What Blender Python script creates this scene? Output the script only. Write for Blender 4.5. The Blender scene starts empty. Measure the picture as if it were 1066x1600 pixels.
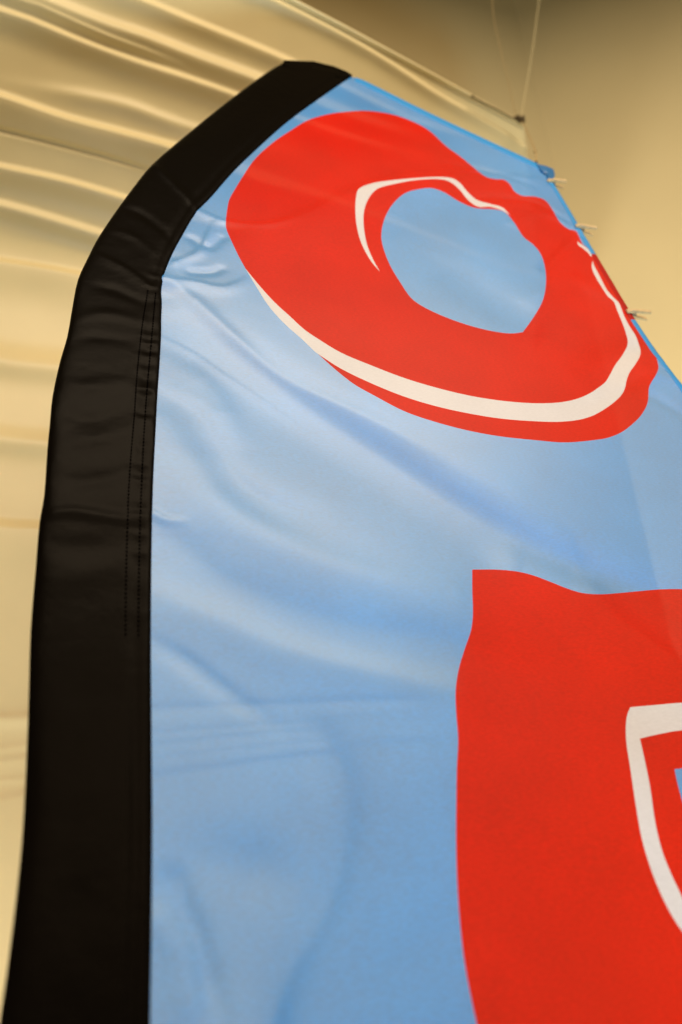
import bpy, bmesh, math
import numpy as np
from mathutils import Vector, Matrix
from mathutils.geometry import delaunay_2d_cdt
rng = np.random.default_rng(7)
S = bpy.context.scene
COL = S.collection

# ------------------------------------------------------------------ camera
F, CX, CY = 1244.0, 533.0, 800.0          # 28 mm lens on a 24 x 36 mm upright frame
LEAN = math.radians(16)                    # the flag leans back from the camera
u = np.array([.958, -.0454, -.282]); v = np.array([-.148, .766, -.625])
v /= np.linalg.norm(v); u -= v * (u @ v); u /= np.linalg.norm(u)
away = -np.cross(u, v)
RF = np.array([u, away, v])                # camera axes -> flag axes (across, away, up along pole)
c_, s_ = math.cos(LEAN), math.sin(LEAN)
FW = np.array([[1, 0, 0], [0, c_, s_], [0, -s_, c_]])   # flag axes -> world
CAMF = -.62 * (RF @ np.array([(238 - CX) / F, -(1000 - CY) / F, -1]))
ORG = np.array([0, 0, 1.85])               # flag origin in the world
RW = FW @ RF
CAMW = FW @ CAMF + ORG
cam_d = bpy.data.cameras.new('camera'); cam = bpy.data.objects.new('camera', cam_d); COL.objects.link(cam)
M = Matrix(RW.tolist()).to_4x4(); M.translation = Vector(CAMW)
cam.matrix_world = M
cam_d.sensor_fit = 'VERTICAL'; cam_d.sensor_height = 36; cam_d.sensor_width = 24; cam_d.lens = 36 * F / 1600
cam_d.clip_start = .01; cam_d.clip_end = 100
cam_d.dof.use_dof = True; cam_d.dof.focus_distance = .86; cam_d.dof.aperture_fstop = 3.2
S.camera = cam
S.view_settings.view_transform = 'Standard'; S.view_settings.look = 'None'
S.view_settings.exposure = 0.06; S.view_settings.gamma = 1.0

# ------------------------------------------------------------------ light
w = bpy.data.worlds.new('World'); S.world = w; w.use_nodes = True
bg = w.node_tree.nodes['Background']; bg.inputs[0].default_value = (1, .66, .22, 1); bg.inputs[1].default_value = .095
def lamp(name, loc, target, size, size_y, power, col, spread=None):
    l = bpy.data.lights.new(name, 'AREA'); l.shape = 'RECTANGLE'; l.size = size; l.size_y = size_y
    l.energy = power; l.color = col
    o = bpy.data.objects.new(name, l); COL.objects.link(o); o.location = loc
    if spread: l.spread = math.radians(spread)
    o.rotation_euler = (Vector(target) - Vector(loc)).to_track_quat('-Z', 'Y').to_euler()
    return o
lamp('ceiling_lamp', (.45, -1.2, 4.1), (.45, -1.0, 2.3), 2.2, .8, 80, (1, .83, .63))
lamp('ceiling_lamp', (.45, -3.1, 4.0), (.45, -2.9, 2.3), 2.4, .8, 50, (1, .78, .58))
lamp('added_low_fill', (.5, -.68, .45), (.45, -.05, 2.3), .6, .3, 6.4, (.70, .90, 1), 70)  # added cool fill from below, source unseen; makes down-facing folds more vivid
lamp('added_side_fill', (-1.3, .35, .9), (.3, 1.0, 1.25), .6, .6, 25, (1, .97, .93), 80)  # extra fill with no visible source, brightens the sheet's lower left

# ------------------------------------------------------------------ helpers
def tag(o, label=None, cat=None, group=None, kind=None):
    if label: o['label'] = label
    if cat: o['category'] = cat
    if group: o['group'] = group
    if kind: o['kind'] = kind
    return o
def empty(name, mat):
    o = bpy.data.objects.new(name, None); o.empty_display_size = .05; COL.objects.link(o); o.matrix_world = mat; return o
FMAT = Matrix(FW.tolist()).to_4x4(); FMAT.translation = Vector(ORG)
def mesh(name, V, Fc, mat, parent=None, smooth=True, normals=None):
    me = bpy.data.meshes.new(name)
    me.from_pydata([tuple(map(float, p)) for p in V], [], [tuple(map(int, f)) for f in Fc])
    me.materials.append(mat)
    if smooth: me.polygons.foreach_set('use_smooth', [True] * len(me.polygons))
    me.update()
    if normals is not None: me.normals_split_custom_set_from_vertices([tuple(map(float, n)) for n in normals])
    o = bpy.data.objects.new(name, me); COL.objects.link(o)
    if parent: o.parent = parent
    return o
def rayF(p): return RF @ np.array([(p[0] - CX) / F, -(p[1] - CY) / F, -1.0])
def at(p):                                  # photograph point -> (across, up) on the flag plane, metres
    r = rayF(p); k = -CAMF[1] / r[1]; q = CAMF + k * r; return np.array([q[0], q[2]])
def ats(P): return np.array([at(p) for p in P])
def spline(P, n=6, closed=False):
    P = np.asarray(P, float); N = len(P); out = []
    for i in range(N if closed else N - 1):
        if closed: a, b, c, d = P[(i - 1) % N], P[i], P[(i + 1) % N], P[(i + 2) % N]
        else: a, b, c, d = P[max(i - 1, 0)], P[i], P[i + 1], P[min(i + 2, N - 1)]
        # centripetal Catmull-Rom
        t0 = 0; t1 = t0 + max(np.linalg.norm(b - a), 1e-9) ** .5; t2 = t1 + max(np.linalg.norm(c - b), 1e-9) ** .5; t3 = t2 + max(np.linalg.norm(d - c), 1e-9) ** .5
        if t1 - t0 < 1e-3: a = 2 * b - c; t1 = t0 + (t2 - t1); t2 = t1 + max(np.linalg.norm(c - b), 1e-9) ** .5; t3 = t2 + max(np.linalg.norm(d - c), 1e-9) ** .5
        if t3 - t2 < 1e-3: d = 2 * c - b; t3 = t2 + (t2 - t1)
        for j in range(n):
            t = t1 + (t2 - t1) * j / n
            A1 = (t1 - t) / (t1 - t0) * a + (t - t0) / (t1 - t0) * b
            A2 = (t2 - t) / (t2 - t1) * b + (t - t1) / (t2 - t1) * c
            A3 = (t3 - t) / (t3 - t2) * c + (t - t2) / (t3 - t2) * d
            B1 = (t2 - t) / (t2 - t0) * A1 + (t - t0) / (t2 - t0) * A2
            B2 = (t3 - t) / (t3 - t1) * A2 + (t - t1) / (t3 - t1) * A3
            out.append((t2 - t) / (t2 - t1) * B1 + (t - t1) / (t2 - t1) * B2)
    if not closed: out.append(P[-1])
    return np.array(out)
def resample(P, n):
    P = np.asarray(P, float); L = np.r_[0, np.cumsum(np.linalg.norm(np.diff(P, axis=0), axis=1))]
    t = np.linspace(0, L[-1], n); return np.c_[[np.interp(t, L, P[:, k]) for k in range(P.shape[1])]].T
def inside(Q, poly):
    x, y = Q[:, 0], Q[:, 1]; r = np.zeros(len(Q), bool); n = len(poly)
    for i in range(n):
        x1, y1 = poly[i]; x2, y2 = poly[(i + 1) % n]
        c = (y1 > y) != (y2 > y)
        if y1 != y2: r ^= c & (x < (x2 - x1) * (y - y1) / (y2 - y1) + x1)
    return r
def creases(feats, k=1.0):
    """feats: (photo points, amplitude per point in mm, half width left mm, half width right mm)."""
    out = []
    for P, A, wl, wr in feats:
        Q = ats(P); A = np.array(A, float) * .001
        n = 5
        Qs = spline(Q, n); As = np.interp(np.arange(len(Qs)) / n, np.arange(len(A)), A)
        kk = k if max(wl, wr) >= 11 else 1.0
        out.append((Qs, As, wl * .001 * kk, wr * .001 * kk))
    return out
def relief(Q, feats):
    H = np.zeros(len(Q))
    for P, A, wl, wr in feats:
        best = np.full(len(Q), 1e9); amp = np.zeros(len(Q)); sgn = np.zeros(len(Q)); wm = min(wl, wr)
        for i in range(len(P) - 1):
            a, b = P[i], P[i + 1]; d = b - a; L2 = d @ d + 1e-12
            t = np.clip(((Q - a) @ d) / L2, 0, 1); r = Q - a - t[:, None] * d
            dd = (r * r).sum(1); m = dd < best
            best[m] = dd[m]; amp[m] = (A[i] + (A[i + 1] - A[i]) * t)[m]
            sgn[m] = np.tanh((d[0] * r[:, 1] - d[1] * r[:, 0]) / L2 ** .5 / wm * 1.5)[m]
        wd = wr + (wl - wr) * (.5 + .5 * sgn)
        H += amp * np.exp(-best / (2 * wd * wd))
    return H
def tube(name, P, rad, mat, parent=None, seg=8):
    P = np.asarray(P, float); V = []; Fc = []; n = len(P)
    rad = np.broadcast_to(rad, n)
    T = np.gradient(P, axis=0); T /= np.linalg.norm(T, axis=1)[:, None] + 1e-12
    ref = np.array([.3, .9, .2]);
    for i in range(n):
        a = np.cross(T[i], ref); a /= np.linalg.norm(a); b = np.cross(T[i], a)
        for k in range(seg):
            th = 2 * math.pi * k / seg; V.append(P[i] + rad[i] * (a * math.cos(th) + b * math.sin(th)))
    for i in range(n - 1):
        for k in range(seg):
            Fc.append((i * seg + k, i * seg + (k + 1) % seg, (i + 1) * seg + (k + 1) % seg, (i + 1) * seg + k))
    Fc.append(tuple(range(seg))[::-1]); Fc.append(tuple((n - 1) * seg + k for k in range(seg)))
    return mesh(name, V, Fc, mat, parent)

# ------------------------------------------------------------------ materials
def nodes(name):
    m = bpy.data.materials.new(name); m.use_nodes = True; nt = m.node_tree
    return m, nt, nt.nodes['Principled BSDF'], nt.nodes['Material Output']
def cloth(name, col, rough=.45, spec=.5, thin=.1, trans=.2, var=.06, weave=1700, bump=.12, warm=None, bscale=60, sheen=0, tint=None, grain=(0, 1)):
    m, nt, b, out = nodes(name); N = nt.nodes; L = nt.links
    tc = N.new('ShaderNodeTexCoord')
    n1 = N.new('ShaderNodeTexNoise'); n1.inputs['Scale'].default_value = 9; n1.inputs['Detail'].default_value = 5
    L.new(tc.outputs['Object'], n1.inputs['Vector'])
    n2 = N.new('ShaderNodeTexNoise'); n2.inputs['Scale'].default_value = weave; n2.inputs['Detail'].default_value = 2
    mp = N.new('ShaderNodeMapping'); mp.inputs['Scale'].default_value = (.35, 1, 1); L.new(tc.outputs['Object'], mp.inputs['Vector']); L.new(mp.outputs[0], n2.inputs['Vector'])
    add = N.new('ShaderNodeMath'); add.operation = 'ADD'; L.new(n1.outputs['Fac'], add.inputs[0]); L.new(n2.outputs['Fac'], add.inputs[1])
    mr = N.new('ShaderNodeMapRange'); mr.inputs[1].default_value = .6; mr.inputs[2].default_value = 1.4; mr.inputs[3].default_value = 1 - var; mr.inputs[4].default_value = 1 + var
    L.new(add.outputs[0], mr.inputs[0])
    mul = N.new('ShaderNodeVectorMath'); mul.operation = 'SCALE'; mul.inputs[0].default_value = col; L.new(mr.outputs[0], mul.inputs['Scale'])
    L.new(mul.outputs[0], b.inputs['Base Color'])
    b.inputs['Roughness'].default_value = rough; b.inputs['Specular IOR Level'].default_value = spec
    if sheen: b.inputs['Sheen Weight'].default_value = sheen; b.inputs['Sheen Tint'].default_value = (1, .8, .55, 1); b.inputs['Sheen Roughness'].default_value = .4
    # fine weave and soft rumple
    n3 = N.new('ShaderNodeTexNoise'); n3.inputs['Scale'].default_value = bscale; n3.inputs['Detail'].default_value = 5
    m1 = N.new('ShaderNodeMapping'); m1.inputs['Rotation'].default_value = (0, math.radians(grain[0]), 0); L.new(tc.outputs['Object'], m1.inputs['Vector'])
    m2 = N.new('ShaderNodeMapping'); m2.inputs['Scale'].default_value = (grain[1], 1, 1); L.new(m1.outputs[0], m2.inputs['Vector']); L.new(m2.outputs[0], n3.inputs['Vector'])
    b1 = N.new('ShaderNodeBump'); b1.inputs['Strength'].default_value = bump; b1.inputs['Distance'].default_value = .002; L.new(n3.outputs['Fac'], b1.inputs['Height'])
    b2 = N.new('ShaderNodeBump'); b2.inputs['Strength'].default_value = .25; b2.inputs['Distance'].default_value = .0002; L.new(n2.outputs['Fac'], b2.inputs['Height']); L.new(b1.outputs[0], b2.inputs['Normal'])
    L.new(b2.outputs[0], b.inputs['Normal'])
    if tint: b.inputs['Specular Tint'].default_value = (*tint, 1)
    sh = b.outputs[0]
    if trans:
        t = N.new('ShaderNodeBsdfTranslucent'); L.new(mul.outputs[0], t.inputs[0]); mx = N.new('ShaderNodeMixShader'); mx.inputs[0].default_value = trans
        L.new(sh, mx.inputs[1]); L.new(t.outputs[0], mx.inputs[2]); sh = mx.outputs[0]
    if thin:
        t = N.new('ShaderNodeBsdfTransparent'); mx = N.new('ShaderNodeMixShader'); mx.inputs[0].default_value = thin
        L.new(sh, mx.inputs[1]); L.new(t.outputs[0], mx.inputs[2]); sh = mx.outputs[0]
    L.new(sh, out.inputs['Surface'])
    return m
def plain(name, col, rough=.6, var=.15, scale=40, bump=.1):
    m, nt, b, out = nodes(name); N = nt.nodes; L = nt.links
    tc = N.new('ShaderNodeTexCoord'); n = N.new('ShaderNodeTexNoise'); n.inputs['Scale'].default_value = scale; n.inputs['Detail'].default_value = 6
    L.new(tc.outputs['Object'], n.inputs['Vector'])
    mr = N.new('ShaderNodeMapRange'); mr.inputs[1].default_value = .3; mr.inputs[2].default_value = .7; mr.inputs[3].default_value = 1 - var; mr.inputs[4].default_value = 1 + var; L.new(n.outputs['Fac'], mr.inputs[0])
    mul = N.new('ShaderNodeVectorMath'); mul.operation = 'SCALE'; mul.inputs[0].default_value = col; L.new(mr.outputs[0], mul.inputs['Scale']); L.new(mul.outputs[0], b.inputs['Base Color'])
    b.inputs['Roughness'].default_value = rough
    bp = N.new('ShaderNodeBump'); bp.inputs['Strength'].default_value = bump; bp.inputs['Distance'].default_value = .002; L.new(n.outputs['Fac'], bp.inputs['Height']); L.new(bp.outputs[0], b.inputs['Normal'])
    return m
BLUE = cloth('blue_polyester', (.008, .29, .84), .39, .80, .23, .12, .20, 650, .16, bscale=26, grain=(-38, .22))
RED = cloth('red_print', (.60, .006, .0006), .42, .05, .05, .12, .18, 650, .16, bscale=26, grain=(-38, .22))
WHITE = cloth('white_print', (.68, .68, .76), .45, .25, .10, .12, .08, 650, .16, bscale=26, grain=(-38, .22))
HEM = cloth('blue_hem', (.02, .30, .74), .5, .3, .05, .1)
BLACK = cloth('black_sleeve_cloth', (.003, .0022, .0015), .31, .019, 0, 0, .2, bump=.3, bscale=45, tint=(1, .88, .7))
THREAD = plain('black_thread', (.0015, .001, .001), .9); THREAD.node_tree.nodes['Principled BSDF'].inputs['Specular IOR Level'].default_value = 0
SHEET = cloth('cream_satin', (.80, .67, .36), .44, .4, 0, .08, .05, bump=.16, bscale=30, grain=(18, .12))
WALLM = plain('cream_wall_paint', (.71, .58, .30), .8, .03, 3, .05)
WOOD = plain('peg_wood', (.55, .40, .20), .6, .2, 120, .2)
STEEL = plain('peg_spring_steel', (.25, .22, .18), .35, .1)
ROPE = plain('brown_cord_fibre', (.10, .065, .025), .9, .3, 400, .3)
PALE = plain('pale_cord_fibre', (.40, .28, .12), .9, .2, 400, .3)

# ------------------------------------------------------------------ relief of the flag cloth (traced creases; amplitude mm towards the viewer)
PANEL = creases([
    # long diagonal trough of clear blue from the sleeve down to the right
    ([(262, 470), (340, 540), (450, 620), (580, 700), (720, 790), (900, 890), (1066, 960)], [-6.5, -9, -10.5, -11.5, -11.5, -10, -5], 17, 50),
    # ridge above it
    ([(256, 437), (300, 470), (360, 525), (440, 590), (560, 650), (700, 720)], [2.4, 4, 4, 3, 2, 0], 7, 22),
    ([(256, 437), (300, 441), (350, 450), (400, 430)], [1.8, 2.2, 1.8, 0], 4, 9),
    # sharp hairline crease
    ([(252, 520), (300, 543), (352, 578), (420, 622), (520, 690)], [.25, .4, .35, .2, 0], 2.5, 6),
    # pad below the trough
    ([(262, 560), (310, 585), (350, 640), (372, 700)], [.8, 1.8, 1.8, 0], 10, 14),
    ([(246, 612), (300, 640), (335, 690), (365, 745), (420, 785), (520, 805)], [-1.0, -2.0, -2.2, -2.0, -1.2, 0], 7, 13),
    ([(244, 660), (290, 720), (340, 790), (430, 850), (560, 900), (700, 930)], [.8, 1.8, 2.4, 2.6, 2.2, .8], 13, 18),
    ([(240, 835), (285, 862), (340, 905), (440, 950), (560, 985), (720, 1010), (880, 1060)], [-.9, -1.5, -1.7, -1.7, -1.7, -1.7, -1.0], 10, 20),
    ([(238, 930), (330, 965), (450, 1020), (600, 1060), (720, 1085)], [.8, 1.8, 2, 2, 1.5], 9, 13),
    ([(238, 1000), (290, 1030), (350, 1075), (430, 1130)], [-.6, -1.4, -1.4, -.6], 5, 8),
    # crumples in the corner by the sleeve bend
    ([(310, 330), (345, 345), (420, 352), (480, 335)], [1.4, 2.0, 1.6, 0], 4, 6),
    ([(300, 372), (325, 385), (345, 372)], [-1.8, -2.6, -1.2], 5, 6),
    ([(275, 410), (310, 395), (335, 350)], [1.4, 2, 1], 3.5, 6),
    ([(300, 425), (330, 425), (345, 420)], [-1.8, -2.4, -1.4], 5, 5),
    # tension line across the letter to the top peg
    ([(385, 368), (470, 345), (555, 305), (640, 282), (740, 278), (858, 285)], [1.5, 3.0, 4, 4, 4, 2], 9, 30),
    ([(700, 255), (770, 270), (830, 290)], [-1, -2.5, -1], 8, 8),
    ([(730, 310), (790, 310), (840, 318), (895, 352)], [-1, -2.5, -2, -1], 7, 7),
    ([(800, 350), (850, 335), (900, 356)], [1, 2, 1.5], 8, 8),
    ([(850, 420), (880, 392), (905, 368)], [-1.5, -3, -1.5], 7, 7),
    ([(830, 470), (900, 440), (960, 470), (985, 488)], [1, 2, 2, 1], 10, 12),
    ([(900, 590), (950, 560), (1000, 545), (1030, 545)], [0, -3, -4, -2], 12, 10),
    ([(960, 620), (1020, 585), (1066, 600)], [1, 2.5, 1], 9, 9),
    ([(900, 640), (1000, 612), (1066, 645), (1130, 690)], [0, -2, -2.5, -1], 9, 9),
    # hollow in the middle of the letter
    ([(620, 370), (700, 420), (790, 480), (900, 540)], [0, -2, -2, 0], 26, 26),
    # second letter: wave along its top, clear line, dark trough
    ([(820, 880), (930, 930), (1066, 1000), (1200, 1090)], [2.5, 5.5, 5.5, 3], 16, 14),
    ([(720, 1045), (820, 1050), (960, 1080), (1100, 1100)], [-1, -3.5, -5, -3], 22, 32),
    ([(720, 1150), (850, 1190), (1000, 1230)], [1.5, 2, 1.5], 30, 40),
    # soft lower left dents
    ([(470, 1140), (525, 1200), (535, 1290), (505, 1390), (450, 1480)], [-.2, -.5, -.6, -.5, -.1], 8, 18),
    ([(320, 1340), (400, 1360), (470, 1400)], [-1, -1.8, -.6], 12, 12),
    ([(275, 1380), (300, 1450), (325, 1530), (345, 1600)], [-1.2, -2, -2, -1], 6, 8),
    ([(250, 1440), (285, 1480), (300, 1560)], [1, 1.4, 1], 6, 8),
    ([(600, 1350), (650, 1480), (700, 1600)], [-1, -1.5, -1], 30, 30),
    ([(236, 800), (260, 812), (300, 815)], [1, 1, 0], 3, 4),
], 1.3)
def panel_h(Q): return relief(Q, PANEL)
def place(P, hfun, base=0.0, it=4):          # photograph points -> (across, up) on the wrinkled cloth
    P = np.asarray(P, float); out = ats(P)
    for _ in range(it):
        H = hfun(out) + base
        for i, p in enumerate(P):
            r = rayF(p); k = (-H[i] - CAMF[1]) / r[1]; q = CAMF + k * r; out[i] = (q[0], q[2])
    return out
def normals_of(Q, hfun, e=.0008):
    ex = np.array([e, 0]); ez = np.array([0, e])
    gx = (hfun(Q + ex) - hfun(Q - ex)) / (2 * e); gz = (hfun(Q + ez) - hfun(Q - ez)) / (2 * e)
    n = np.c_[-gx, -np.ones(len(Q)), -gz]      # surface y = -H(x,z), facing -y
    return n / np.linalg.norm(n, axis=1)[:, None]

# ------------------------------------------------------------------ outlines on the cloth (photograph points)
INNER = [(549, 120), (505, 150), (450, 190), (410, 225), (365, 268), (330, 308), (307, 332), (285, 368), (268, 400), (257, 428), (254, 442), (252, 455), (253, 475),
         (252, 500), (252, 520), (250, 560), (246, 620), (243, 680), (240, 740), (238, 800), (237, 860), (236, 1000), (237, 1150), (238, 1300), (237, 1450), (235, 1600), (233, 1760), (231, 1900)]
OUTER = [(445, 97), (425, 108), (380, 140), (335, 175), (290, 212), (237, 258), (210, 291), (185, 325), (165, 354), (150, 378), (139, 400), (122, 437), (113, 482), (105, 527), (94, 565), (82, 621),
         (78, 662), (74, 704), (69, 775), (62, 816), (56, 887), (48, 985), (44, 1120), (39, 1236), (34, 1319), (22, 1431), (11, 1517), (-1, 1596), (-22, 1740), (-45, 1880)]
EDGE_TOP = [(549, 120), (565, 125), (600, 142), (640, 162), (700, 191), (760, 219), (820, 247), (862, 267)]
EDGE_SIDE = [(862, 267), (863, 284), (872, 300), (890, 330), (905, 356), (930, 398), (955, 440), (985, 490), (1020, 543), (1066, 604)]
RT = at((1066, 604))[0]

O_LEFT = [(384, 420), (374, 402), (362, 377), (354, 358), (353, 347), (355, 328), (358, 313), (367, 296), (380, 275), (398, 249), (425, 224), (454, 204), (481, 188), (515, 178), (549, 174), (571, 173),
          (605, 177), (633, 185), (668, 202), (698, 229), (720, 245), (737, 259), (759, 276), (775, 280), (788, 281), (797, 288), (804, 299), (817, 306), (835, 307), (852, 313), (863, 327), (875, 347), (889, 358),
          (900, 361), (906, 372), (911, 382), (920, 389), (927, 398), (945, 425), (966, 458), (984, 486), (997, 503), (1003, 516), (1014, 535), (1023, 548), (1027, 563), (1029, 575), (1025, 586), (1017, 599), (1014, 607), (1013, 624),
          (1010, 635), (1001, 650), (989, 662), (972, 675), (950, 684), (925, 688), (893, 691), (872, 691), (840, 688), (783, 682), (733, 673), (683, 660), (633, 643), (583, 617), (553, 600), (525, 578), (497, 553)]
W_OUT1 = [(493, 550), (471, 529), (445, 506), (420, 478), (402, 450)]          # white band's outer edge back to its tip (384,420)
O_RED = O_LEFT + W_OUT1
BAND = ([(384, 420), (407, 448), (430, 473), (453, 494), (476, 515), (498, 530), (533, 551), (583, 572), (633, 591), (683, 606), (733, 618), (783, 626), (833, 630), (872, 629), (899, 624), (921, 615), (936, 605), (946, 597), (953, 586), (961, 571), (972, 556),
         (980, 541), (981, 533), (978, 520), (972, 503), (965, 486), (959, 471), (950, 463), (940, 448), (930, 431), (925, 418), (926, 407)] +
        [(929, 416), (935, 427), (941, 439), (948, 452), (959, 465), (967, 473), (971, 482), (976, 495), (984, 510), (993, 524), (998, 537), (1001, 548), (1000, 556), (993, 569), (984, 582), (979, 595), (977, 605), (972, 616), (959, 629), (942, 641), (925, 650),
         (904, 656), (873, 659), (833, 658), (783, 654), (733, 646), (683, 635), (633, 620), (583, 600), (533, 576), (497, 553)] + W_OUT1)
SLIVER = [(902, 377), (906, 380), (912, 384), (920, 390), (925, 398), (924, 401), (919, 395), (911, 388), (904, 383)]
CURL = [(594, 425), (578, 405), (563, 375), (556, 340), (557, 305), (561, 295), (583, 286), (618, 281), (653, 278), (688, 276.5), (708, 279), (720, 287), (730, 299), (745, 312), (768, 319), (785, 324), (797, 336),
        (783, 328), (766, 323), (748, 323), (733, 314), (718, 296), (703, 284), (688, 280), (653, 281), (623, 286), (590, 295), (578, 307), (570, 325), (568, 345), (573, 380), (583, 405)]
HOLE = [(596, 370), (600, 345), (613, 320), (633, 302), (658, 295), (675, 294), (693, 300), (718, 315), (743, 325), (773, 327), (788, 331), (803, 347), (818, 370), (833, 382), (845, 397), (852, 420), (853, 445), (848, 470), (833, 497), (817, 519),
        (798, 521), (758, 515), (708, 500), (663, 480), (643, 466), (628, 445), (610, 415), (600, 390)]
P_RED = [(738, 890), (738, 920), (739, 960), (736, 985), (727, 1012), (717, 1045), (712, 1080), (713, 1115), (716, 1155), (714, 1200), (713, 1260), (713, 1330), (717, 1420), (727, 1510), (745, 1600), (765, 1690), (790, 1780),
         (1010, 1790), (1050, 1700), (1070, 1600), (1120, 1560), (1210, 1530), (1290, 1450), (1325, 1330), (1325, 1200), (1300, 1090), (1250, 1000), (1180, 945), (1110, 923), (1066, 920.5), (1030, 921), (980, 925.5), (940, 928.5), (910, 926.5), (885, 919), (860, 909), (830, 898), (805, 892.5), (775, 890)]
P_BAND = [(985, 1105), (980, 1118), (978, 1138), (979, 1160), (985, 1200), (994, 1260), (1003, 1310), (1018, 1360), (1040, 1412), (1066, 1455), (1100, 1490), (1080, 1440), (1066, 1402), (1050, 1368), (1035, 1330), (1024, 1285), (1016, 1230), (1007, 1185),
          (1000, 1154), (1030, 1147), (1066, 1141), (1130, 1140), (1190, 1165), (1220, 1150), (1180, 1115), (1120, 1098), (1066, 1098), (1030, 1101)]
P_HOLE = [(1054, 1202), (1059, 1225), (1068, 1258), (1080, 1300), (1100, 1340), (1140, 1345), (1180, 1310), (1185, 1250), (1150, 1205), (1100, 1197)]
def sharp_closed(P, corners, n=5):           # smooth closed outline with a few true corners
    idx = sorted(corners); out = []
    for a, b in zip(idx, idx[1:] + [idx[0] + len(P)]):
        seg = [P[k % len(P)] for k in range(a, b + 1)]
        out.extend(spline(seg, n)[:-1])
    return np.array(out)
OUTL = {
    'O': sharp_closed(O_RED, [0, len(O_LEFT) - 1]),
    'band': sharp_closed(BAND, [0, 31, len(BAND) - 6]),
    'sliver': sharp_closed(SLIVER, [0, 4]),
    'curl': sharp_closed(CURL, [0, 16]),
    'hole': sharp_closed(HOLE, [19]),
    'P': sharp_closed(P_RED, [0, 16, 17]),
    'pband': sharp_closed(P_BAND, [0, 10, 18, 23]),
    'phole': sharp_closed(P_HOLE, [0]),
}
OUTQ = {k: place(p, panel_h) for k, p in OUTL.items()}

# ------------------------------------------------------------------ the flag
flag = empty('feather_flag', FMAT)
tag(flag, 'tall blue feather flag with black pole sleeve and red letters, pegged by its right edge', 'flag')

inner_q = spline(ats(INNER), 4)
# border of the blue panel: tucked 4 mm under the sleeve on the left
left = inner_q + np.array([-.004, 0]); left[:26] += np.array([0, .002])
top = place(spline(EDGE_TOP, 5), panel_h)
side = place(spline(EDGE_SIDE, 5), panel_h)
low = left[-1, 1]
side_down = np.array([[RT, z] for z in np.linspace(side[-1, 1] - .01, low, 60)])
border = np.vstack([top, side[1:], side_down, [[x, low] for x in np.linspace(RT - .01, left[-1, 0] + .01, 60)], left[::-1][:-1]])

def triangulate():
    pts = [*border]; edges = []
    def loop(n0, n): edges.extend([(n0 + i, n0 + (i + 1) % n) for i in range(n)])
    loop(0, len(border))
    for q in OUTQ.values():
        n0 = len(pts); pts.extend(q); loop(n0, len(q))
    st = .0034
    xs = np.arange(border[:, 0].min(), border[:, 0].max(), st); zs = np.arange(border[:, 1].min(), border[:, 1].max(), st)
    X, Z = np.meshgrid(xs, zs); X = X + (np.arange(len(zs)) % 2)[:, None] * st / 2
    G = np.c_[X.ravel(), Z.ravel()]; G = G + rng.uniform(-.0003, .0003, G.shape); G = G[inside(G, border)]
    # keep the grid off the outlines so that no sliver triangles form
    allp = np.vstack([border, *OUTQ.values()])
    cell = {}
    for p in allp: cell.setdefault((int(p[0] // .004), int(p[1] // .004)), []).append(p)
    keep = []
    for g in G:
        i, j = int(g[0] // .004), int(g[1] // .004); ok = True
        for a in (i - 1, i, i + 1):
            for b in (j - 1, j, j + 1):
                for p in cell.get((a, b), ()):
                    if (p[0] - g[0]) ** 2 + (p[1] - g[1]) ** 2 < .0013 ** 2: ok = False
        if ok: keep.append(g)
    pts.extend(keep)
    r = delaunay_2d_cdt([Vector(p) for p in pts], edges, [], 0, 1e-7)
    V = np.array([tuple(p) for p in r[0]]); T = np.array([f for f in r[2] if len(f) == 3])
    return V, T
TV, TT = triangulate()
a_, b_, cc_ = TV[TT[:, 0]], TV[TT[:, 1]], TV[TT[:, 2]]
ar = (b_[:, 0] - a_[:, 0]) * (cc_[:, 1] - a_[:, 1]) - (b_[:, 1] - a_[:, 1]) * (cc_[:, 0] - a_[:, 0])
TT[ar < 0] = TT[ar < 0][:, [0, 2, 1]]
cen = TV[TT].mean(1)
ins = {k: inside(cen, q) for k, q in OUTQ.items()}
inb = inside(cen, border) & (np.abs(ar) > 1e-11)
region = np.zeros(len(TT), int)              # 0 cloth, 1 O, 2 P, 3.. white
region[ins['O']] = 1; region[ins['P']] = 2
region[ins['hole'] | ins['phole']] = 0
region[ins['band']] = 3; region[ins['curl']] = 4; region[ins['pband']] = 5; region[ins['sliver']] = 6
HV = panel_h(TV); NV = normals_of(TV, panel_h)
XYZ = np.c_[TV[:, 0], -HV, TV[:, 1]]
def piece(name, sel, mat, parent):
    T = TT[sel & inb]; ids, inv = np.unique(T, return_inverse=True)
    return mesh(name, XYZ[ids], inv.reshape(T.shape), mat, parent, True, NV[ids])
panel = piece('panel', region == 0, BLUE, flag)
lo = piece('printed_letter', region == 1, RED, panel); lo['label'] = 'red letter O with a white inline stroke'
lp = piece('printed_letter', region == 2, RED, panel); lp['label'] = 'red letter P, cut off by the frame'
for rg, lb in ((3, 'long white stroke along the lower rim of the O'), (4, 'white curl above the hole of the O'), (5, 'white stroke inside the P'), (6, 'short white sliver at the flag edge')):
    o = piece('letter_highlight', region == rg, WHITE, panel); o['label'] = lb

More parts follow.
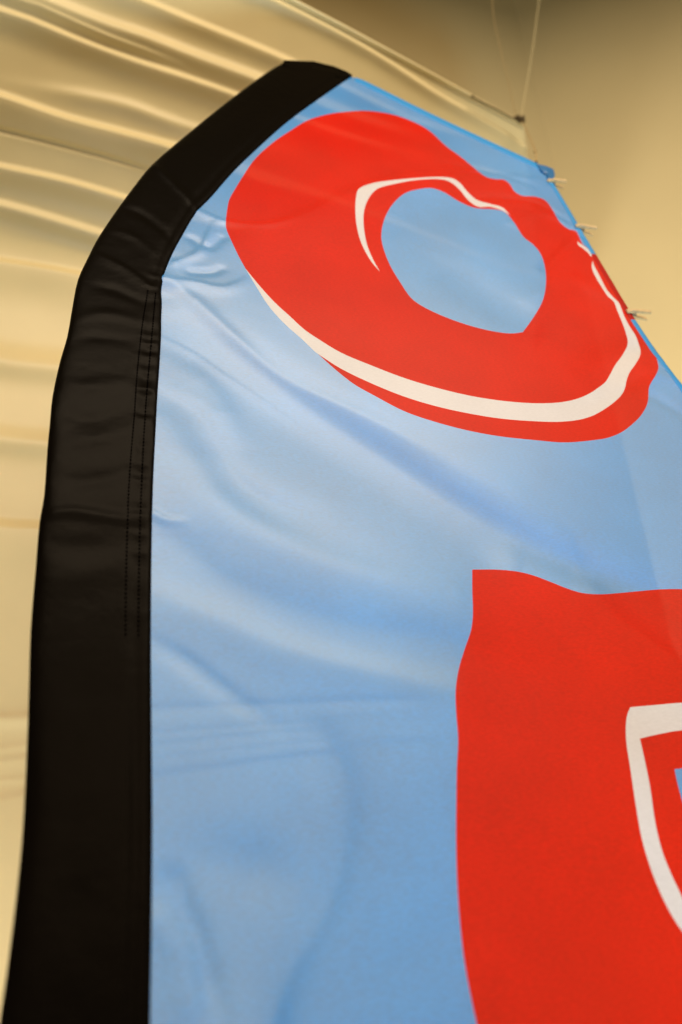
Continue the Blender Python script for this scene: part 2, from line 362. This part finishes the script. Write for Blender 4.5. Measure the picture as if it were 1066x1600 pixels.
# hems: folded double strips along the two free edges
def ribbon(name, P, width, lift, mat, parent):
    """P: (across, up) polyline of the outer edge; strip reaches width to the cloth's inside (right-hand of travel)."""
    T = np.gradient(P, axis=0); T /= np.linalg.norm(T, axis=1)[:, None]
    Nn = np.c_[T[:, 1], -T[:, 0]]
    V = []; Fc = []; prof = [(-.0012, 0.0), (-.0014, .6), (.0005, 1.0), (.35 * width, 1.0), (.75 * width, .95), (width, .8), (width + .0004, .1)]
    for off, k in prof:
        Q = P + Nn * off; H = panel_h(Q) + lift * k
        V.extend(np.c_[Q[:, 0], -H, Q[:, 1]])
    n = len(P)
    for j in range(len(prof) - 1):
        for i in range(n - 1): Fc.append((j * n + i, j * n + i + 1, (j + 1) * n + i + 1, (j + 1) * n + i))
    return mesh(name, V, Fc, mat, parent)
ht = ribbon('hem', resample(top[2:], 150), .020, .0009, HEM, flag); ht['label'] = 'folded hem along the sloping top edge'
RHEM = cloth('red_hem', (.42, .006, .001), .5, .1, 0, .1)
ka = int(np.argmin(((side - at((928, 398))) ** 2).sum(1))); kb = int(np.argmin(((side - at((990, 497))) ** 2).sum(1)))
for P, mt, lb in ((side[4:ka + 1], HEM, 'blue hem of the pegged edge above the red rim'), (side[ka:kb + 1], RHEM, 'red printed hem of the pegged edge beside the O'), (np.vstack([side[kb:], side_down]), HEM, 'blue hem of the pegged edge below the O')):
    hs = ribbon('hem', resample(P, 40 if len(P) < 60 else 260), .0065, .0011, mt, flag); hs['label'] = lb
cq = place([(838, 258), (852, 262), (864, 266), (866, 276), (863, 287), (856, 283), (853, 274), (845, 269)], panel_h)
cn = len(cq); ctr = cq.mean(0)
V = [(p[0], -.0022 - .0012 * (i % 2), p[1]) for i, p in enumerate(cq)] + [(ctr[0], -.0048, ctr[1])] + [(p[0], .001, p[1]) for p in cq]
Fc = [(i, (i + 1) % cn, cn) for i in range(cn)] + [(i, cn + 1 + i, cn + 1 + (i + 1) % cn, (i + 1) % cn) for i in range(cn)]
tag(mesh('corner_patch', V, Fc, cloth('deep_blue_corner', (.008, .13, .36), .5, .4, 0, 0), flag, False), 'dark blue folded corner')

# ------------------------------------------------------------------ black pole sleeve, a flattened tube of cloth
SLV = creases([
    ([(237, 258), (270, 292), (308, 330)], [1.6, 1.8, 1.4], 5, 3.0),
    ([(185, 325), (215, 335), (250, 360), (275, 385)], [-.4, -1.8, -1.4, -.4], 5, 5),
    ([(165, 360), (205, 372), (240, 398)], [.6, 1.2, .4], 4, 5),
    ([(150, 400), (190, 420), (235, 452)], [.6, 1.3, .9], 3, 7),
    ([(128, 450), (175, 455), (225, 478)], [.4, -1.4, -.8], 5, 6),
    ([(120, 500), (165, 495), (215, 505)], [.5, 1.2, .6], 6, 6),
    ([(108, 540), (150, 530), (210, 540)], [-.3, -1.0, -.4], 5, 6),
    ([(90, 600), (140, 608), (200, 600)], [.4, 1.4, .5], 7, 8),
    ([(80, 640), (140, 660), (205, 640)], [-.3, -1.2, -.4], 7, 7),
    ([(85, 700), (150, 690), (205, 675)], [.3, 1, .6], 7, 7),
    ([(75, 750), (140, 755), (205, 740)], [-.2, -1.2, -.7], 6, 8),
    ([(64, 808), (110, 803), (170, 812), (230, 822)], [1.4, 1.5, 1.3, .8], 4, 4),
    ([(60, 850), (130, 860), (190, 850)], [-.3, -1.0, -.4], 8, 9),
    ([(70, 930), (120, 900), (200, 890)], [.2, .8, .3], 10, 10),
    ([(100, 200+60), (300, 230), (400, 170)], [0, .5, .5], 9, 9),
    ([(50, 1050), (140, 1080), (230, 1060)], [.3, -.6, .3], 12, 12),
    ([(40, 1250), (140, 1230), (230, 1260)], [.3, .6, .3], 14, 14),
    ([(20, 1450), (120, 1420), (230, 1440)], [.3, -.6, .3], 14, 14),
])
NR, NC = 420, 30
oq = resample(spline(ats(OUTER), 3), NR); iq = resample(inner_q, NR)
# pair the two edges by their corners: resample piecewise between matching stations
ST = [((445, 97), (549, 120)), ((335, 175), (430, 207)), ((237, 258), (315, 324)), ((150, 378), (262, 415)), ((113, 482), (252, 490)), ((82, 621), (245, 640)), ((62, 816), (237, 825)), ((48, 985), (236, 1000)), ((34, 1319), (238, 1300)), ((-1, 1596), (235, 1610))]
def station(line, p): return int(np.argmin(((line - at(p)) ** 2).sum(1)))
so = spline(ats(OUTER), 3); si = inner_q
io = [0] + [station(so, a) for a, _ in ST[1:]] + [len(so) - 1]; ii = [0] + [station(si, b) for _, b in ST[1:]] + [len(si) - 1]
Oq = []; Iq = []
for k in range(len(io) - 1):
    n = 42; e = k == len(io) - 2
    Oq.append(resample(so[io[k]:io[k + 1] + 1], n + 1)[:n + e]); Iq.append(resample(si[ii[k]:ii[k + 1] + 1], n + 1)[:n + e])
Oq = np.vstack(Oq); Iq = np.vstack(Iq); NR = len(Oq)
def bulge(wn): return .0030 * np.power(np.clip(1 - np.abs(2 * wn - 1) ** 6, 0, 1), .6)
ws = .5 - .5 * np.cos(np.linspace(0, math.pi, NC)); ws = .35 * ws + .65 * np.linspace(0, 1, NC)
Vf = []; Vb = []
arc = np.r_[0, np.cumsum(np.linalg.norm(np.diff(Iq, axis=0), axis=1))]
puck = np.interp(arc, np.linspace(0, arc[-1], 240), rng.normal(0, 1, 240))
zfade = np.exp(-((np.arange(NR) - 42 * 5.0) / 60.0) ** 2)        # puckers are strongest beside the upper seam
for j, wn in enumerate(ws):
    Q = Oq + (Iq - Oq) * wn
    sm = relief(Q, SLV) * (1 - abs(2 * wn - 1) ** 6)
    seam = np.exp(-((wn - .87) / .05) ** 2)
    H = bulge(wn) * (1 - .45 * seam) + sm + .0007 * puck * zfade * np.exp(-((wn - .88) / .09) ** 2) + .0012 * wn
    Vf.append(np.c_[Q[:, 0], -H, Q[:, 1]]); Vb.append(np.c_[Q[:, 0], np.full(NR, .8 * bulge(wn) + .0004), Q[:, 1]])
Vf = np.array(Vf); Vb = np.array(Vb)
V = np.vstack([Vf.reshape(-1, 3), Vb.reshape(-1, 3)]); Fc = []
off = NC * NR
for j in range(NC - 1):
    for i in range(NR - 1):
        a = j * NR + i
        Fc.append((a, a + 1, a + NR + 1, a + NR)); Fc.append((off + a, off + a + NR, off + a + NR + 1, off + a + 1))
for i in range(NR - 1):
    Fc.append((i, off + i, off + i + 1, i + 1))
    a = (NC - 1) * NR + i; Fc.append((a, a + 1, off + a + 1, off + a))
for j in range(NC - 1): Fc.append((j * NR, (j + 1) * NR, off + (j + 1) * NR, off + j * NR))
sleeve = mesh('pole_sleeve', V, Fc, BLACK, flag)
# the folded tab that closes the top of the sleeve
tp = place([(444, 97), (480, 98.5), (488, 98.5), (520, 106), (540, 114), (550, 120), (535, 124), (500, 118), (465, 112), (440, 104)], lambda q: np.zeros(len(q)))
tn = len(tp); V = [(p[0], -.0035, p[1]) for p in tp] + [(p[0], .0035, p[1]) for p in tp]
Fc = [tuple(range(tn))[::-1], tuple(range(tn, 2 * tn))] + [(i, (i + 1) % tn, tn + (i + 1) % tn, tn + i) for i in range(tn)]
mesh('sleeve_cap', V, Fc, BLACK, flag, False)
# two rows of stitches
def sleeve_point(q):
    d2 = ((Vf[:, :, [0, 2]] - q) ** 2).sum(2); j, i = np.unravel_index(np.argmin(d2), d2.shape); return Vf[j, i]
def stitches(P, label):
    L = spline(ats(P), 8); Ln = np.linalg.norm(np.diff(L, axis=0), axis=1).sum()
    n = int(Ln / .0042); R = resample(L, 2 * n + 1); V = []; Fc = []
    for k in range(n):
        a, b = R[2 * k], R[2 * k + 1] + .25 * (R[2 * k + 1] - R[2 * k])
        d = (b - a) / (np.linalg.norm(b - a) + 1e-9); nn = np.array([-d[1], d[0]]) * .0008
        y = sleeve_point((a + b) / 2)[1] - .0004; n0 = len(V)
        for t, wd, hh in ((0, .5, -.0004), (.25, 1, .0004), (.75, 1, .0004), (1, .5, -.0004)):
            p = a + (b - a) * t
            for sgn, h2 in ((-1, -.0003), (0, .0003), (1, -.0003)):
                q = p + nn * wd * sgn; V.append((q[0], y - hh - h2, q[1]))
        for r in range(3):
            for c in range(2): Fc.append((n0 + r * 3 + c, n0 + r * 3 + c + 1, n0 + r * 3 + c + 4, n0 + r * 3 + c + 3))
    o = mesh('stitch_row', V, Fc, THREAD, flag); o['kind'] = 'stuff'; o['label'] = label
stitches([(231, 458), (222, 515), (214, 590), (210, 650), (205, 710), (201, 770), (199, 830), (197, 900), (196, 1000)], 'outer row of stitches down the sleeve seam')
stitches([(243, 462), (237, 530), (229, 620), (225, 680), (222, 740), (219, 815), (217, 900), (216, 1000)], 'inner row of stitches down the sleeve seam')

# ------------------------------------------------------------------ clothes pegs on the right edge
def peg(px, tip, lean, label):
    """px: where it grips the edge; tip: where its front handle ends in the photograph."""
    g = at(px); e = at(tip); d = e - g; L = np.linalg.norm(d); d /= L
    root = empty('clothes_peg', FMAT @ Matrix.Translation((g[0], -.001, g[1])) @ Matrix.Rotation(-math.atan2(d[1], d[0]), 4, 'Y'))
    tag(root, label, 'clothes peg', 'wooden pegs along the flag edge')
    nose = .009                                # jaws reach this far over the cloth
    for sd in (-1, 1):
        V = []; Fc = []
        st = [(-nose, .0012, .0022), (-nose + .003, .0012, .0036), (-.001, .0013, .0042), (.004, .0018, .0048), (.010, .0026, .0044), (L * .6, .0036, .0036), (L, .0046 + lean, .0032)]
        W = .0036
        for x, yi, th in st:
            for (yy, zz) in ((yi, -W), (yi, W), (yi + th, W * .85), (yi + th, -W * .85)): V.append((x, sd * yy, zz))
        for k in range(len(st) - 1):
            for c in range(4): Fc.append((k * 4 + c, k * 4 + (c + 1) % 4, (k + 1) * 4 + (c + 1) % 4, (k + 1) * 4 + c))
        Fc += [(3, 2, 1, 0), tuple(len(V) - 4 + c for c in range(4))]
        if sd > 0: Fc = [f[::-1] for f in Fc]
        o = mesh('jaw', V, Fc, WOOD, root, False)
        bm = bmesh.new(); bm.from_mesh(o.data); bmesh.ops.recalc_face_normals(bm, faces=bm.faces)
        bmesh.ops.bevel(bm, geom=bm.edges[:], offset=.0005, segments=1, affect='EDGES'); bm.to_mesh(o.data); bm.free()
    th = np.linspace(0, 2 * math.pi * 4, 80)
    P = np.c_[.005 + .0022 * np.cos(th), .0022 * np.sin(th) * 1.3, np.linspace(-.0034, .0034, 80)]
    P = np.vstack([[[-.003, -.0062, -.0034], [.001, -.0066, -.0034]], P, [[.001, .0066, .0034], [-.003, .0062, .0034]]])
    tube('spring', P, .0005, STEEL, root, 6)
peg((861, 286), (882, 289), .000, 'small wooden clothes peg at the flag corner, beside the dark blue fold')
peg((906, 357), (929, 363), .001, 'small wooden clothes peg in the middle of the three, above the white sliver')
peg((986, 490), (1013, 494), .000, 'small wooden clothes peg lowest on the flag edge, beside the red rim of the O')

# ------------------------------------------------------------------ cream sheet stretched behind the flag
def rayW(p): return RW @ np.array([(p[0] - CX) / F, -(p[1] - CY) / F, -1.0])
YAW = math.radians(6)
TIP = math.radians(40)                       # and its top hangs over towards the viewer
SX = np.array([math.cos(YAW), math.sin(YAW), 0]); SY0 = np.array([-math.sin(YAW), math.cos(YAW), 0])
SN = SY0 * math.cos(TIP) + np.array([0, 0, math.sin(TIP)]); SZ = np.array([0, 0, math.cos(TIP)]) - SY0 * math.sin(TIP)
TIE = CAMW + 1.95 * rayW((813, 190))
ZK = -.50                                  # below this height the sheet swings out towards the viewer
def sheet_base(z): d = np.clip(ZK - z, 0, None); return 1.05 * d * d / (.14 + d)
def on_sheet(p):
    r = rayW(p); off = 0.0
    for _ in range(12):
        k = (SN @ (TIE - CAMW) - off) / (SN @ r); q = CAMW + k * r - TIE; off = .5 * off + .5 * float(sheet_base(q @ SZ))
    return np.array([q @ SX, q @ SZ])
# folds: photograph points, amplitude mm, rise width above mm, fall width below mm
FOLDS = [
    ([(425, 0), (533, 55), (598, 93), (683, 148), (783, 205), (815, 228)], [7, 7, 7, 7, 6, 4], 5, 16),
    ([(215, 0), (300, 36), (445, 96), (640, 190)], [9, 10, 11, 12], 8, 22),
    ([(60, 0), (165, 42), (225, 62), (300, 91), (390, 124), (560, 190)], [10, 13, 14, 14, 14, 14], 14, 22),
    ([(60, 12), (165, 58), (230, 82), (300, 110)], [4, 5, 4, 0], 5, 10),
    ([(-60, -3), (0, 20), (50, 37), (125, 68), (200, 96), (300, 129), (360, 150), (520, 210)], [12, 13, 14, 14, 14, 14, 14, 14], 8, 24),
    ([(-40, 120), (50, 138), (125, 151), (200, 168), (260, 190), (340, 216)], [0, 2, 7, 9, 9, 6], 14, 20),
    ([(-60, 138), (0, 154), (100, 188), (200, 215), (260, 233), (400, 285)], [16, 18, 19, 19, 19, 18], 9, 42),
    ([(-60, 188), (0, 203), (100, 228), (200, 256), (300, 290)], [-6, -7, -7, -5, 0], 5, 5),
    ([(-60, 250), (0, 263), (100, 285), (190, 311), (300, 345)], [14, 15, 15, 14, 10], 7, 30),
    ([(-60, 310), (0, 322), (75, 343), (155, 368), (260, 400)], [12, 13, 13, 13, 9], 10, 22),
    ([(-60, 402), (0, 410), (60, 419), (120, 430), (260, 460)], [20, 21, 21, 21, 18], 7, 55),
    ([(-60, 540), (0, 560), (100, 572), (250, 590)], [20, 22, 22, 18], 20, 30),
    ([(-60, 675), (0, 682), (80, 690), (250, 700)], [16, 17, 17, 14], 14, 24),
    ([(-60, 800), (0, 818), (70, 822), (250, 835)], [22, 22, 22, 18], 5, 70),
    ([(-60, 1120), (0, 1119), (48, 1117), (250, 1105), (600, 1090)], [7, 7, 7, 6, 6], 2.5, 14),
    ([(-60, 1172), (0, 1168), (48, 1162), (250, 1145), (600, 1115)], [2.2, 2.2, 2.2, 2, 1], 2, 7),
    ([(-60, 1192), (0, 1187), (45, 1182), (250, 1162), (600, 1125)], [2.6, 2.6, 2.6, 2.4, 1.5], 2, 10),
    ([(-60, 1222), (0, 1217), (42, 1213), (250, 1185), (600, 1140)], [1.5, 1.5, 1.5, 1.5, 1], 1, 6),
    ([(-60, 1255), (0, 1246), (40, 1238), (250, 1210), (600, 1160)], [5, 5, 5, 5, 4], 3, 60),
    ([(300, 240), (560, 330), (790, 420)], [10, 9, 5], 9, 30),
    ([(250, 500), (560, 560), (800, 600)], [10, 9, 5], 20, 40),
]
def fold_tables():
    out = []
    for P, A, wa, wb in FOLDS:
        Q = np.array([on_sheet(p) for p in P]); o = np.argsort(Q[:, 0]); Q = Q[o]; A_ = np.array(A, float)[o]
        Qs = spline(Q, 6); As = np.interp(np.arange(len(Qs)) / 6, np.arange(len(A_)), A_)
        out.append((Qs[:, 0], Qs[:, 1], As * .001, wa * .001, wb * .001))
    return out
FT = fold_tables()
BQ = spline([on_sheet(p) for p in [(300, 1165), (420, 1140), (490, 1142), (525, 1185), (537, 1250), (530, 1320), (505, 1400), (458, 1480), (425, 1560), (415, 1650)]], 4)
BILLOW = [(BQ, np.interp(np.arange(len(BQ)), [0, 10, len(BQ) - 1], [0, .010, .009]), .018, .05)]
def sheet_h(X, Z):
    H = np.zeros_like(X)
    for qx, qz, A, wa, wb in FT:
        f = np.interp(X, qx, qz); a = np.interp(X, qx, A)
        dl = np.clip(qx[0] - X, 0, None); dr = np.clip(X - qx[-1], 0, None)
        a = a * np.exp(-((dl + dr) / .12) ** 2)
        r = f - Z
        H += a * np.where(r < 0, np.exp(-(r / wa) ** 2), np.exp(-(np.abs(r) / wb) ** 1.8))
    H += sheet_base(Z)
    # slow unevenness along the folds
    H += .003 * np.sin(X * 3 + Z * 17) * np.sin(Z * 7 + 1.3)
    H += relief(np.c_[X.ravel(), Z.ravel()], BILLOW).reshape(X.shape)
    return H
TOPL = np.array([on_sheet(p) for p in [(300, -85), (460, 0), (533, 38), (640, 96), (733, 147), (800, 183), (816, 192)]])
RE = np.array([on_sheet(p) for p in [(1240, 1600), (1180, 1200), (1100, 1060), (960, 960), (905, 895), (893, 860), (870, 690), (845, 450), (823, 250), (817, 192)]])
def right_x(z): return np.interp(z, RE[:, 1], RE[:, 0])
RIGHTX = RE[-1, 0]
nx, nz = 420, 900
xl = TOPL[0, 0] - 1.6
xs = np.linspace(xl, RIGHTX, nx)
ztop = np.interp(xs, TOPL[:, 0], TOPL[:, 1]); m0 = xs < TOPL[0, 0]
sl = (TOPL[1, 1] - TOPL[0, 1]) / (TOPL[1, 0] - TOPL[0, 0]); ztop[m0] = TOPL[0, 1] + (xs[m0] - TOPL[0, 0]) * sl
zbot = on_sheet((0, 2150))[1]
tt = np.linspace(0, 1, nz)
X = np.repeat(xs[:, None], nz, 1); Z = ztop[:, None] + (zbot - ztop)[:, None] * tt[None, :]
X = X + (right_x(Z) - RIGHTX) * np.linspace(0, 1, nx)[:, None] ** 5
sheet_root = empty('cream_sheet', Matrix([[SX[i], SN[i], SZ[i], TIE[i]] for i in range(3)] + [[0, 0, 0, 1]]))
tag(sheet_root, 'large cream satin sheet stretched in long folds behind the blue flag', 'sheet')
Hs = sheet_h(X, Z)
e = .0006
V = np.c_[X.ravel(), -Hs.ravel(), Z.ravel()]
idx = np.arange(nx * nz).reshape(nx, nz)
Fc = np.c_[idx[:-1, :-1].ravel(), idx[:-1, 1:].ravel(), idx[1:, 1:].ravel(), idx[1:, :-1].ravel()]
mesh('cloth', V, Fc, SHEET, sheet_root)
# rolled hem on the top edge and the right end
hx = np.linspace(xl, RIGHTX, 200); hz = np.interp(hx, xs, ztop)
hp = np.c_[hx, -sheet_h(hx, hz - .002) - .001, hz - .002]
o = tube('hem', hp, .0045, SHEET, sheet_root, 8); o['label'] = 'rolled hem along the top edge'
rz = np.linspace(ztop[-1], on_sheet((845, 450))[1], 90)
o = tube('hem', np.c_[right_x(rz), -sheet_h(right_x(rz), rz), rz], .003, SHEET, sheet_root, 8); o['label'] = 'hem down the right end'

# ------------------------------------------------------------------ cords
def inW(p, k): return CAMW + k * rayW(p)
KT = 1.95
cord = empty('tie_cord', Matrix.Translation(Vector(TIE))); tag(cord, 'thin dark cord knotted to the top right corner of the cream sheet', 'cord')
rel = lambda P: np.array([inW(p, k) for p, k in P]) - TIE
tube('strand', spline(rel([((738, 151), KT - .075), ((752, 159), KT - .06), ((780, 173), KT - .04), ((800, 184), KT - .025), ((813, 188), KT - .02)]), 8), .0022, ROPE, cord, 8)
tube('strand', spline(rel([((814, 188), KT - .02), ((824, 206), KT - .12), ((833, 226), KT - .25), ((836.5, 236), KT - .33), ((838, 248), KT - .42), ((837, 258), KT - .52), ((846, 266), 1.43)]), 8), .0015, PALE, cord, 8)
def knot(c, r, mat, n=3):
    t = np.linspace(0, 2 * math.pi, 90)
    P = np.c_[np.sin(t) + 2 * np.sin(2 * t), np.cos(t) - 2 * np.cos(2 * t), -np.sin(3 * t)] * (r / 3) + c
    return tube('knot', P, r * .42, mat, cord, 8)
knot(rel([((815, 187), KT - .03)])[0], .008, ROPE); knot(rel([((809, 184), KT - .03)])[0], .006, ROPE)
knot(rel([((836.5, 237), KT - .33)])[0], .003, PALE); knot(rel([((836, 256), KT - .5)])[0], .0045, ROPE); knot(rel([((739, 151), KT - .07)])[0], .0035, ROPE)
edge = np.vstack([side, side_down[::6]])
le = empty('edge_line', FMAT); tag(le, 'pale line running down behind the pegged right edge of the flag', 'cord')
tube('strand', np.c_[edge[:, 0] + .0024, np.full(len(edge), .0035), edge[:, 1]], .0014, PALE, le, 8)
def thread(P, rad, mat, label):
    o = tube('hanging_thread', spline(np.array([inW(p, k) for p, k in P]), 6), rad, mat); tag(o, label, 'thread', 'threads above the knot')
thread([((766, -60), 2.1), ((772, 30), 2.06), ((783, 80), 2.03), ((797, 140), 2.0), ((807, 184), 1.94)], .0009, PALE, 'faint brown thread slanting up to the left from the knot')
thread([((850, -60), 2.1), ((840, 20), 2.06), ((832, 80), 2.03), ((822, 140), 2.0), ((814, 184), 1.94)], .0008, SHEET, 'faint pale thread slanting up to the right from the knot')

# ------------------------------------------------------------------ wall behind
CORNER = CAMW + 2.65 * rayW((832, 120)); CX0, CY0 = CORNER[0], CORNER[1]
def wall(x0, y0, x1, y1):
    n = 40; V = []; Fc = []
    for z in np.linspace(.2, 6.6, n):
        for t in np.linspace(0, 1, n): V.append((x0 + (x1 - x0) * t, y0 + (y1 - y0) * t, z))
    for j in range(n - 1):
        for i in range(n - 1): a = j * n + i; Fc.append((a, a + 1, a + n + 1, a + n))
    tag(mesh('wall', V, Fc, WALLM), kind='structure')
wall(CX0 - 3.8, CY0, CX0, CY0)
wall(CX0, CY0, CX0 + 2.4, CY0 - 1.5)
